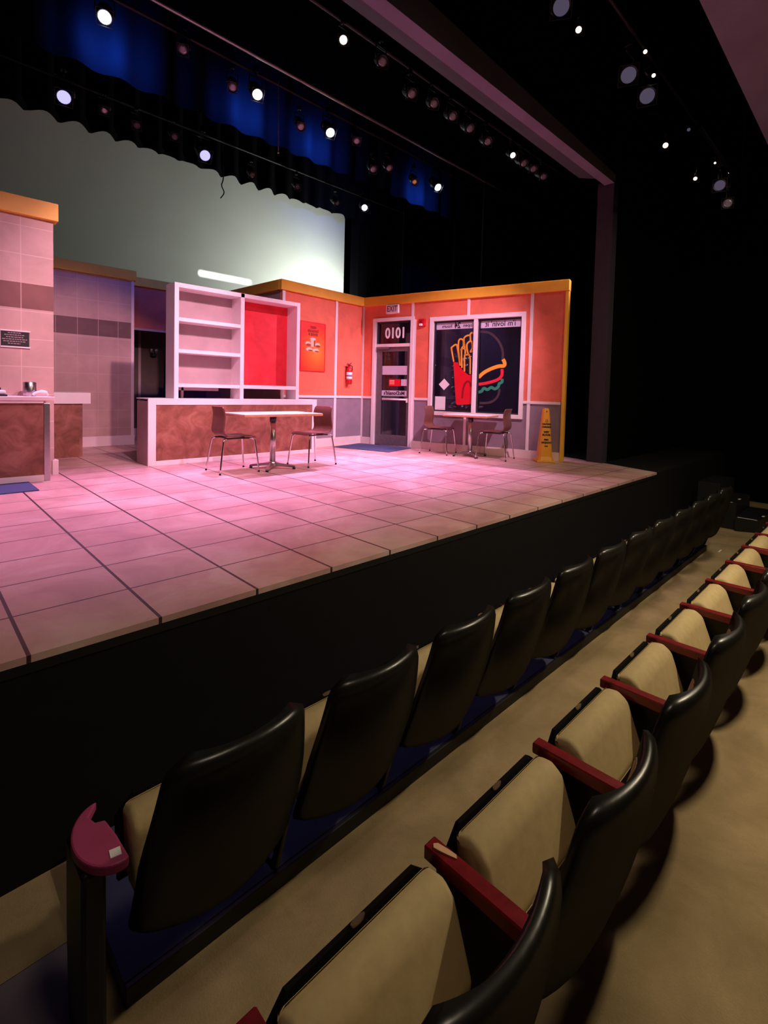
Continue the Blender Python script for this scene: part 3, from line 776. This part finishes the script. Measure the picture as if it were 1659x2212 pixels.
# plant behind the window glass
pp = thing('potted_plant', 'leafy potted plant seen through the left window pane', 'plant', frame=sub(FW, 1.92, .55, 0))
g = G(); g.lathe([(.11, 0), (.15, .3), (.16, .32), (.14, .33)], 20); g.build('pot', 'terracotta', pp)
g = G()
for k in range(5):
    g.tube(smooth_line([(0, 0, .3), (random.uniform(-.08, .08), random.uniform(-.08, .08), .9), (random.uniform(-.15, .15), random.uniform(-.1, .1), 1.6)]), .008, 6)
g.build('stem', 'faint', pp)
g = G(); rnd = random.Random(3)
for k in range(90):
    z = rnd.uniform(.6, 1.8); a = rnd.uniform(0, 2*PI); r = rnd.uniform(.02, .2)
    c = Vector((r*math.cos(a), r*math.sin(a), z)); d = Vector((math.cos(a), math.sin(a), rnd.uniform(-.6, .6))).normalized()
    sd = d.cross(Vector((0, 0, 1))).normalized(); ln_ = rnd.uniform(.08, .14); w_ = ln_*.28; up = sd.cross(d)*.01
    pts = [c, c+d*ln_*.4+sd*w_+up, c+d*ln_, c+d*ln_*.4-sd*w_+up, c+d*ln_*.45-up]
    vs = [g.bm.verts.new(q) for q in pts]
    for f in ((0, 1, 4), (1, 2, 4), (2, 3, 4), (3, 0, 4)): g.bm.faces.new([vs[i] for i in f])
fo = g.build('foliage', 'leaf', pp)
FWv = cloth('masking_curtain', 0, 3.5, .0, 0, 2.8, 'drape', .03, .4)
FWv.matrix_world = sub(FW, -.2, 1.1, 0); FWv.data.update()
FWv.data.materials.clear(); FWv.data.materials.append(plain('slate_grey_cloth', (74, 66, 92), .9))
tag(FWv, 'dark masking curtain hanging behind the door and window glass', 'curtain')

# ------------------------------------------------------------------ auditorium seats
def superback():
    """moulded padded back, rear face towards -y; bowed round the sitter"""
    g = G(); nx, nz = 16, 16; z0, z1 = .275, .92; W = .279
    def ctr(z):
        u = (z-z0)/(z1-z0)
        return .028+.155*(1-u)**1.25-.012*math.sin(u*PI)
    surf = []
    for side in (-1, 1):
        rows = []
        for j in range(nz+1):
            v = -1+2*j/nz; v = math.copysign(abs(v)**.75, v)*1.0
            z = z0+(z1-z0)*(v+1)/2
            rt = .06; hw = W-.048*max(0, (z-.62)/.30)
            if z > z1-rt: q = (z-(z1-rt))/rt; hw = hw-rt+rt*math.sqrt(max(0, 1-q*q))*1.0
            if z < z0+.10: q = ((z0+.10)-z)/.10; hw = W-.075+.075*math.sqrt(max(0, 1-q*q))
            row = []
            for i in range(nx+1):
                u = -1+2*i/nx; u = math.copysign(abs(u)**.8, u)
                th = .027*((1-abs(u)**9)*(1-abs(v)**9))**.5 if abs(u) < 1 and abs(v) < 1 else 0
                x = hw*u; y = ctr(z)+(.05+.035*(z1-z)/(z1-z0))*u*u+side*th
                row.append(g.bm.verts.new((x, y, z)))
            rows.append(row)
        for j in range(nz):
            for i in range(nx):
                f = g.bm.faces.new((rows[j][i], rows[j][i+1], rows[j+1][i+1], rows[j+1][i])); f.smooth = True
        surf.append(rows)
    bmesh.ops.remove_doubles(g.bm, verts=g.bm.verts[:], dist=1e-5)
    return g
def front_pad():
    g = G(); b = superback().bm
    # thin cream pad hugging the front face
    for v in b.verts: v.co.y += .013; v.co.x *= .94; v.co.z = .60+(v.co.z-.61)*.76
    me = bpy.data.meshes.new('t'); b.to_mesh(me); b.free(); g.bm.from_mesh(me); bpy.data.meshes.remove(me)
    return g
def make_seat():
    t_ = thing('theatre_seat', 'x', 'theatre seat')
    bk = superback().build('backrest_shell', 'backshell', t_)
    front_pad().build('backrest_pad', 'cream', t_)
    g = G(); g.prism([(.400, .42), (.430, .615), (.417, .632), (.365, .642), (.325, .612), (.262, .44), (.275, .41)], 'x', -.232, .232, .022, 3, True)
    g.build('seat_cushion', 'cream', t_)
    # tipped-up pan: thin dark shell in front of the cushion and a rounded rear lobe
    g = G(); b2 = bmesh.new(); pl_ = []
    for (yy, zz) in ((.397, .40), (.434, .632), (.449, .628), (.420, .39)): pl_.append((yy, zz))
    quad = [(-.245, 0), (-.245, .82), (-.195, 1), (.195, 1), (.245, .82), (.245, 0)]
    def Lq(u, k): a, b = (pl_[0], pl_[1]) if k == 0 else (pl_[3], pl_[2]); return (a[0]+(b[0]-a[0])*u, a[1]+(b[1]-a[1])*u)
    va = [b2.verts.new((x_,)+Lq(u_, 0)) for x_, u_ in quad]; vb = [b2.verts.new((x_,)+Lq(u_, 1)) for x_, u_ in quad]
    b2.faces.new(va); b2.faces.new(vb[::-1])
    for i in range(6): b2.faces.new((va[i], vb[i], vb[(i+1) % 6], va[(i+1) % 6]))
    bmesh.ops.recalc_face_normals(b2, faces=b2.faces[:]); g.merge(b2)
    g.box(-.22, .22, .30, .40, .385, .405, .006)
    pan = g.build('seat_pan', 'pan_dark', t_)
    g = G(); n = 14
    g.prism([(.022*math.cos(2*PI*k/n), .437+.006*math.sin(2*PI*k/n)) for k in range(n)], 'z', .628, .6375)
    g.build('number_plate', 'brass', pan)
    # standard and armrest on the right-hand side
    g = G(); g.prism([(.44, .60), (.42, .44), (.33, .26), (.34, .03), (.42, .02), (.42, 0), (.36, 0), (.355, .02), (.31, .10), (.25, .30), (.19, .45), (.15, .60)], 'x', .281, .299, .004, 1)
    g.build('standard', 'standard', t_)
    arm_mesh().build('armrest', 'arm', t_)
    return t_
def arm_mesh(x=.29):
    g = G(); g.prism([(.456, .600), (.456, .638), (.14, .642), (.135, .625), (.14, .598)], 'x', x-.037, x+.009, .004, 1)
    return g
seat0 = make_seat()
ordn = ['first', 'second', 'third', 'fourth', 'fifth', 'sixth', 'seventh', 'eighth', 'ninth', 'tenth', 'eleventh', 'twelfth']
used = False
def put_seat(x, y, label, group):
    global used
    s_ = seat0 if not used else dup(seat0); used = True
    s_.location = (x, y, fz(y+.3)); s_['label'] = label; s_['group'] = group; return s_
Y1, Y2 = -1.43, -2.335
row1 = []; row2 = []
for k in range(12):
    row1.append(put_seat(.40+.58*k, Y1, 'tipped-up cream seat with black back, front row, %s from the aisle end' % ordn[k], 'front row seats'))
for k in range(12):
    lab = 'tipped-up cream seat with red armrest, second row, %s from the aisle end' % ordn[k]
    row2.append(put_seat(.40+.58*k, Y2, lab, 'second row seats'))
deck_leg = None; deck_arm = None
for s_ in row1:
    for c in s_.children:
        if c.name.startswith(('seat_cushion', 'seat_pan', 'armrest')): c.location.y = -.045
        if c.name.startswith('armrest'):
            if deck_arm is None:
                deck_arm = c.data.copy()
                for v in deck_arm.vertices:
                    v.co.y = max(v.co.y, .235); v.co.z -= .03
            c.data = deck_arm
        if c.name.startswith(('seat_cushion', 'seat_pan')): c.scale = (1.1, 1, 1)
        if c.name.startswith('standard'):
            if deck_leg is None:
                deck_leg = c.data.copy()
                for v in deck_leg.vertices:
                    v.co.z = max(v.co.z, .071); v.co.y = max(v.co.y, .24)
            c.data = deck_leg
pf = thing('front_row_platform', 'long low navy-topped black platform carrying the front row seats', 'platform', (3.7, -1.12, -.91))
g = G(); g.box(-3.56, 3.45, .0, .02, 0, .068, .003); g.build('fascia', 'black', pf)
g = G(); g.box(-3.56, 3.45, .02, .66, .0, .07, .002); g.build('deck', 'pan', pf)
# aisle-end standards and arms
def end_parts(seat, rounded):
    g = G(); g.prism([(.44, .57), (.44, .30), (.42, .0), (.24, 0), (.25, .3), (.25, .57)], 'x', -.395, -.33, .012, 2)
    g.build('end_standard', 'standard', seat)
    if rounded:
        pts = []
        for k in range(21):
            a = PI/2+PI*k/20; pts.append((-.30+.10*math.cos(a), .335+.14*math.sin(a)))
        pts += [(-.285, .200), (-.29, .30), (-.30, .38), (-.325, .39), (-.335, .425)]
        g = G(); g.prism(pts, 'z', .572, .603, .006, 2); a_ = g.build('end_armrest', 'armend_pink_lit', seat)
        a_['label'] = 'rounded pinkish aisle-end armrest'
        g = G(); g.prism([(-.328, .226), (-.300, .220), (-.296, .25), (-.324, .256)], 'z', .603, .6045); g.build('sticker', 'paper', a_)
    else:
        arm_mesh(-.262).build('end_armrest', 'arm', seat)
end_parts(row1[0], True); end_parts(row2[0], False)
# worn patch on the nearest armrest
arm = [c for c in row2[0].children if c.name.startswith('armrest')][0]
g = G(); g.prism([(.264, .430), (.273, .438), (.283, .430), (.289, .40), (.292, .375), (.284, .367), (.276, .388), (.269, .41)], 'z', .634, .6425)
g.build('worn_patch', 'worn', arm)['label'] = 'bare worn wood patch'

# black steps at the far end with white nosing
stp = thing('stage_steps', 'black steps with white nosing tape at the far right end of the front row', 'steps', (8.6, -1.4, -.91))
g = G()
for x0_, y0_, y1_, zt in ((0, -.05, .25, .21), (.06, .25, .48, .41), (.12, .48, .78, .66)):
    g.box(x0_, 1.1, y0_, y1_, 0, zt, .004)
g.build('treads', 'black', stp)
g = G()
for x0_, y0_, y1_, zt in ((0, -.02, .22, .21), (.06, .30, .40, .41)):
    g.box(x0_, x0_+.025, y0_, y1_, zt, zt+.003); g.box(x0_+.36, x0_+.45, y0_-.03, y0_+.0, zt, zt+.003)
g.build('nosing_tape', 'trimtape', stp)
g = G(); g.box(7.16, 7.30, -1.28, -1.24, -.909, -.903); tag(g.build('floor_mark', 'trimtape'), 'short white mark on the carpet past the last front row seat', 'tape')  # small flat white strip on the carpet

# ------------------------------------------------------------------ lighting rig
pipes = [((-5, 4.0), (11.3, 4.0), 5.68, 'long black lighting pipe carrying the lit blue lamps'),
         ((-5, 7.5), (11.3, 7.5), 6.3, 'black lighting pipe nearest the pale backdrop'),
         ((-5, 1.75), (11.3, 1.75), 5.2, 'black lighting pipe behind the proscenium beam'),
         ((3.5, -.35), (11.3, -.35), 5.5, 'black lighting pipe in the ceiling slot above the seats'),
         ((-5, 3.3), (11.3, 3.3), 5.42, 'thin grey electrics pipe in front of the lit blue lamps')]
for (a, b, z, lab) in pipes:
    g = G(); g.tube([(a[0], a[1]+.06, z), (b[0], b[1]+.06, z)], .024, 10)
    tag(g.build('lighting_pipe', 'gel' if 'grey' in lab else 'black'), lab, 'pipe')
def make_fixture():
    r = thing('stage_spotlight', 'x', 'stage light')
    g = G(); g.box(-.03, .03, -.035, .035, -.04, .045, .006); g.tube([(0, 0, -.04), (0, 0, -.1)], .012, 8); g.build('clamp', 'lampbody', r)
    g = G(); g.tube([(-.105, 0, -.3), (-.105, 0, -.11), (.105, 0, -.11), (.105, 0, -.3)], .01, 6); g.build('yoke', 'lampbody', r)
    g = G(); g.lathe([(.05, -.2), (.085, -.16), (.09, -.02), (.075, 0), (.075, .12), (.085, .13), (.085, .165), (.078, .165), (.07, .15)], 20)
    b = g.build('barrel', 'lampbody', r); b.location = (0, 0, -.3)
    g = G(); g.lathe([(.068, .155), (.066, .160), (.04, .168)], 20); l = g.build('lens', 'dimlens', b)
    g = G(); g.box(-.09, .09, -.09, -.084, .165, .19); g.box(-.09, .09, .084, .09, .165, .19); g.box(-.09, -.084, -.09, .09, .165, .19); g.box(.084, .09, -.09, .09, .165, .19); g.build('gel_frame', 'lampbody', b)
    return r
fx0 = make_fixture(); fxused = [False]
def fixture(lens, aim, label, mat='dimlens', group=None, scale=1.0, gel=None):
    r = fx0 if not fxused[0] else dup(fx0); fxused[0] = True
    a = (Vector(aim)-Vector(lens)).normalized()
    root = Vector(lens)-a*.16*scale+Vector((0, 0, .3*scale)); r.location = root; r.scale = (scale,)*3
    r['label'] = label
    if group: r['group'] = group
    q = a.to_track_quat('Z', 'Y')
    for c in r.children:
        if c.name.startswith('barrel'):
            c.rotation_mode = 'QUATERNION'; c.rotation_quaternion = q
            for d in c.children:
                if d.name.startswith('lens'):
                    d.data = d.data.copy(); d.data.materials.clear(); d.data.materials.append(M[mat])
                if gel and d.name.startswith('gel_frame'):
                    d.data = d.data.copy(); d.data.materials.clear(); d.data.materials.append(M[gel])
    return r
CAMP = Vector((-.344, -2.703, 1.05))
lit = [((1.42, 3.9, 5.31), 'lit blue-white spotlight, first from the left of the bright row'),
       ((3.41, 3.9, 5.28), 'lit blue-white spotlight, second from the left of the bright row'),
       ((4.74, 3.9, 5.24), 'lit blue-white spotlight, third from the left of the bright row'),
       ((7.49, 3.9, 5.19), 'lit blue-white spotlight, rightmost of the bright row')]
for p, lab in lit: fixture(p, (p[0]-1.2, -.4, .9), lab, 'lens_blue', scale=1.0)
fixture((1.73, 7.4, 5.92), (.6, 1.5, 1.4), 'lavender-glowing lamp above the left part of the pale backdrop', 'lens_mid', scale=1.5)
fixture((4.22, 7.4, 5.80), (3.2, 1.5, 1.0), 'lavender-glowing lamp above the middle of the pale backdrop', 'lens_mid', scale=1.5)
fixture((8.63, 7.4, 5.95), (4.8, .5, 1.2), 'white lit lamp at the right end above the backdrop edge', 'lens_blue', scale=1.1)
grp = 'unlit lamps on the pipe behind the proscenium beam'
for i, (x, z, mt) in enumerate([(3.2, 4.9, 'lens_warm'), (3.8, 4.95, 'dimlens'), (4.32, 4.8, 'dimlens'), (4.75, 4.86, 'dimlens'), (5.15, 4.85, 'dimlens'), (5.55, 4.84, 'dimlens'), (6.0, 4.82, 'dimlens'), (6.7, 4.86, 'lens_warm'), (7.05, 4.85, 'dimlens'), (7.35, 4.86, 'dimlens'), (7.7, 4.84, 'dimlens')]):
    if mt == 'lens_warm': lab = 'small warm-glowing lamp on the proscenium pipe, %s one' % ('left' if i == 0 else 'right'); gg = None
    else: lab = 'dark unlit lamp on the pipe behind the proscenium beam'; gg = grp
    fixture((x, 1.7, z), (x-2.5+.3*(i % 3), -2, 1.5), lab, mt, gg, .62 if mt == 'lens_warm' else .8)
grp = 'unlit lamps hung among the lit blue lamps'
for i, (x, z) in enumerate([(2.35, 5.42), (3.05, 5.25), (4.2, 5.15), (5.35, 5.35), (5.75, 5.0), (6.15, 5.15), (6.85, 5.12)]):
    fixture((x, 3.95, z), (x-2+.5*(i % 3), .3, 1.5), 'dark unlit lamp hung among the lit blue lamps', 'dimlens', grp, .8)
grp = 'unlit lamps on the pipe nearest the backdrop'
for i, (x, z) in enumerate([(2.35, 5.95), (2.9, 5.9), (3.6, 5.95), (5.3, 5.75), (6.5, 5.85), (7.7, 5.8)]):
    fixture((x, 7.4, z), (x-1.5+.4*(i % 3), 2, 1.5), 'dark unlit lamp on the pipe nearest the backdrop', 'dimlens', grp, .9)
for (p, mt, sc_, lab) in [((4.26, -.3, 4.79), 'lens_dim', 1.1, 'faint oval lens at the top middle of the ceiling slot'),
    ((4.64, -.3, 4.77), 'lens_warm', .42, 'small warm point of light below the faint oval lens'),
    ((6.5, -.3, 5.45), 'lens_warm', .34, 'small pale glint, upper right of the ceiling slot'),
    ((5.99, -.3, 4.93), 'lens_dim', 1.25, 'large faint lavender lens, left of the ceiling slot pair'),
    ((6.64, -.3, 4.96), 'lens_dim', 1.3, 'large faint lavender lens, right of the ceiling slot pair'),
    ((6.84, -.3, 5.31), 'lens_warm', .34, 'small pale glint above the pair of lavender lenses'),
    ((7.44, -.3, 4.62), 'lens_warm', .5, 'bright warm slanted glint in the middle of the dark slot'),
    ((8.48, -.3, 5.23), 'lens_dim', .35, 'tiny dim glint right of the bright slanted one')]:
    fixture(p, CAMP+Vector((.8, 0, 0)), lab, mt, None, sc_)
side = [((6.25, -1.0, 3.59), 'lens_warm', .28, 'small bright glint at the left of the right-hand lamp cluster'),
    ((7.36, -1.0, 3.85), 'lens_dim', .9, 'round pinkish lens in the right-hand lamp cluster'),
    ((7.84, -1.0, 4.17), 'lens_warm', .2, 'tiny glint at the top of the right-hand lamp cluster'),
    ((7.83, -1.0, 3.75), 'dimlens', .8, 'grey lens at the bottom of the right-hand lamp cluster'),
    ((7.07, -1.0, 4.04), 'lens_warm', .18, 'tiny glint upper left of the right-hand lamp cluster')]
for (p, mt, sc_, lab) in side: fixture(p, CAMP+Vector((.3, 0, 0)), lab, mt, None, sc_)
g = G(); g.tube([(8.2, -1.08, 4.05), (8.2, -1.08, 9.4)], .02, 8); 
g.tube([(6.0, -1.08, 4.05), (8.2, -1.08, 4.05)], .024, 8); tag(g.build('lighting_ladder', 'blackvoid'), 'black side lighting ladder carrying the right-hand lamp cluster', 'lighting stand')
# hanging cables
g = G(); g.tube(smooth_line([(3.75, 3.9, 5.7), (3.76, 3.9, 5.2), (3.77, 3.9, 4.62)]), .006, 6); g.lathe([(.0, -.03), (.014, -.02), (.014, .0), (.004, .02)][1:], 10, (3.77, 3.9, 4.6))
tag(g.build('hanging_cable', 'gel'), 'thin cable with a small plug dangling below the second bright lamp', 'cable')
g = G(); g.tube([(10.8, 7.9, 9), (10.8, 7.9, 2.9)], .012, 6)
tag(g.build('hanging_cable', 'trim'), 'thin pale vertical line hanging in the dark above the door', 'cable')
g = G(); g.tube(smooth_line([(4.7, 7.6, 6.3), (4.72, 7.6, 5.6), (4.68, 7.6, 5.4), (4.74, 7.6, 5.26), (4.66, 7.6, 5.12)]), .012, 6)
tag(g.build('hanging_cable', 'rubber'), 'short dark hooked cable in front of the pale backdrop', 'cable')

# ------------------------------------------------------------------ lights
def spot(name, loc, target, power, col, size=60, blend=.5, r=.06):
    d = bpy.data.lights.new(name, 'SPOT'); d.energy = power; d.color = srgb(*col)[:3]; d.spot_size = math.radians(size); d.spot_blend = blend; d.shadow_soft_size = r
    o = bpy.data.objects.new(name, d); COL.objects.link(o); o.location = loc
    o.rotation_euler = (Vector(target)-Vector(loc)).to_track_quat('-Z', 'Y').to_euler(); return o
def area(name, loc, target, power, col, sx, sy, spread=180):
    d = bpy.data.lights.new(name, 'AREA'); d.energy = power; d.color = srgb(*col)[:3]; d.shape = 'RECTANGLE'; d.size = sx; d.size_y = sy; d.spread = math.radians(spread)
    o = bpy.data.objects.new(name, d); COL.objects.link(o); o.location = loc
    o.rotation_euler = (Vector(target)-Vector(loc)).to_track_quat('-Z', 'Y').to_euler(); return o
PINK = (255, 200, 236); LAV = (255, 180, 248); WARM = (255, 196, 206)
# front-of-house key lamps
spot('front_light', (1.2, -.9, 4.5), (1.4, 4.2, .6), 660, PINK, 50, .6, .05)
spot('front_light', (2.8, -.6, 4.6), (4.2, 4.2, .6), 660, PINK, 50, .6, .05)
spot('front_light', (4.64, -.35, 4.68), (6.4, 3.2, .6), 860, PINK, 48, .6, .04)
spot('front_light', (7.44, -.35, 4.55), (5.4, 4.2, .6), 860, PINK, 48, .6, .04)
spot('front_light', (2.4, -.6, 4.55), (1.6, 6.6, .4), 900, WARM, 36, .6, .05)
# overhead lavender washes from the bright row
for p, tx in (((1.42, 3.75, 5.2), (1.0, 2.3, 0)), ((3.41, 3.75, 5.15), (3.0, 2.3, 0)), ((4.74, 3.75, 5.1), (4.6, 2.5, 0)), ((7.40, 3.75, 5.05), (5.9, 2.2, 0))):
    spot('top_light', p, tx, 1350, LAV, 50, .9, .05)
# cyclorama glow
spot('cyc_light', (9.6, 8.2, 2.9), (8.2, 10, 3.9), 950, (252, 255, 247), 145, 1, .2)
area('cyc_slash', (6.0, 9.3, 4.0), (6.0, 10, 4.0), 5, (255, 255, 250), 1.45, .09, 12)  # unseen lamp added to throw the pale streak on the cloth
# blue spill on the border curtain behind the lit lamps
for (p, lab) in lit:
    spot('blue_spill', (p[0]+.22, 4.32, p[2]+.12), (p[0]+.30, 4.75, p[2]+.12), 210, (40, 96, 255), 150, 1, .04)
spot('blue_spill', (8.9, 7.6, 6.1), (9.1, 9.3, 6.8), 60, (60, 90, 255), 120, 1, .04)
area('pit_blue_fill', (3.6, -.46, -.45), (3.6, -1.3, -.85), 1.5, (166, 160, 255), 7.0, .05)  # unseen bluish fill added to brighten the platform deck
# warm house light below the soffit
area('house_light', (3.6, -2.74, 2.35), (3.6, -2.3, -.9), 64, (250, 232, 196), .12, .14)
area('house_light', (6.4, -2.3, 4.1), (6.2, -2.0, -.9), 60, (250, 234, 202), .6, .6)
area('house_light', (.5, -2.6, 4.1), (.6, -1.9, -.9), 24, (250, 230, 200), .6, .6)
spot('backstage_fill', (7.15, 2.75, 2.72), (7.5, 3.3, .9), 16, (196, 200, 255), 140, 1, .1)  # unseen fill added so curtain and plant show behind the glass

w = bpy.data.worlds.new('world'); SC.world = w; w.use_nodes = True
w.node_tree.nodes['Background'].inputs[0].default_value = (.55, .5, .6, 1); w.node_tree.nodes['Background'].inputs[1].default_value = .004

# ------------------------------------------------------------------ camera
yaw, pitch, roll = 7.75e-01, -4.4e-02, 2.5e-02
cy_, sy_, cp_, sp_, cr_, sr_ = math.cos(yaw), math.sin(yaw), math.cos(pitch), math.sin(pitch), math.cos(roll), math.sin(roll)
F = Vector((sy_*cp_, cy_*cp_, sp_)); RI = Vector((cy_, -sy_, 0)); U = RI.cross(F)
R2 = RI*cr_+U*sr_; U2 = -RI*sr_+U*cr_
cam = bpy.data.cameras.new('camera'); co_ = bpy.data.objects.new('camera', cam); COL.objects.link(co_)
cam.sensor_fit = 'HORIZONTAL'; cam.sensor_width = 36; cam.lens = 36*1070.603/1659
cam.shift_y = -(1106-892.73)/1659; cam.clip_start = .02
co_.matrix_world = Matrix(((R2.x, U2.x, -F.x, CAMP.x), (R2.y, U2.y, -F.y, CAMP.y), (R2.z, U2.z, -F.z, 1.0505), (0, 0, 0, 1)))
SC.camera = co_
SC.view_settings.view_transform = 'Standard'; SC.view_settings.look = 'None'; SC.view_settings.exposure = 0; SC.view_settings.gamma = 1
SC.view_settings.use_curve_mapping = False
SC.cycles.use_denoising = True
SC.cycles.max_bounces = 8; SC.cycles.transparent_max_bounces = 12
SC.cycles.sample_clamp_indirect = 4
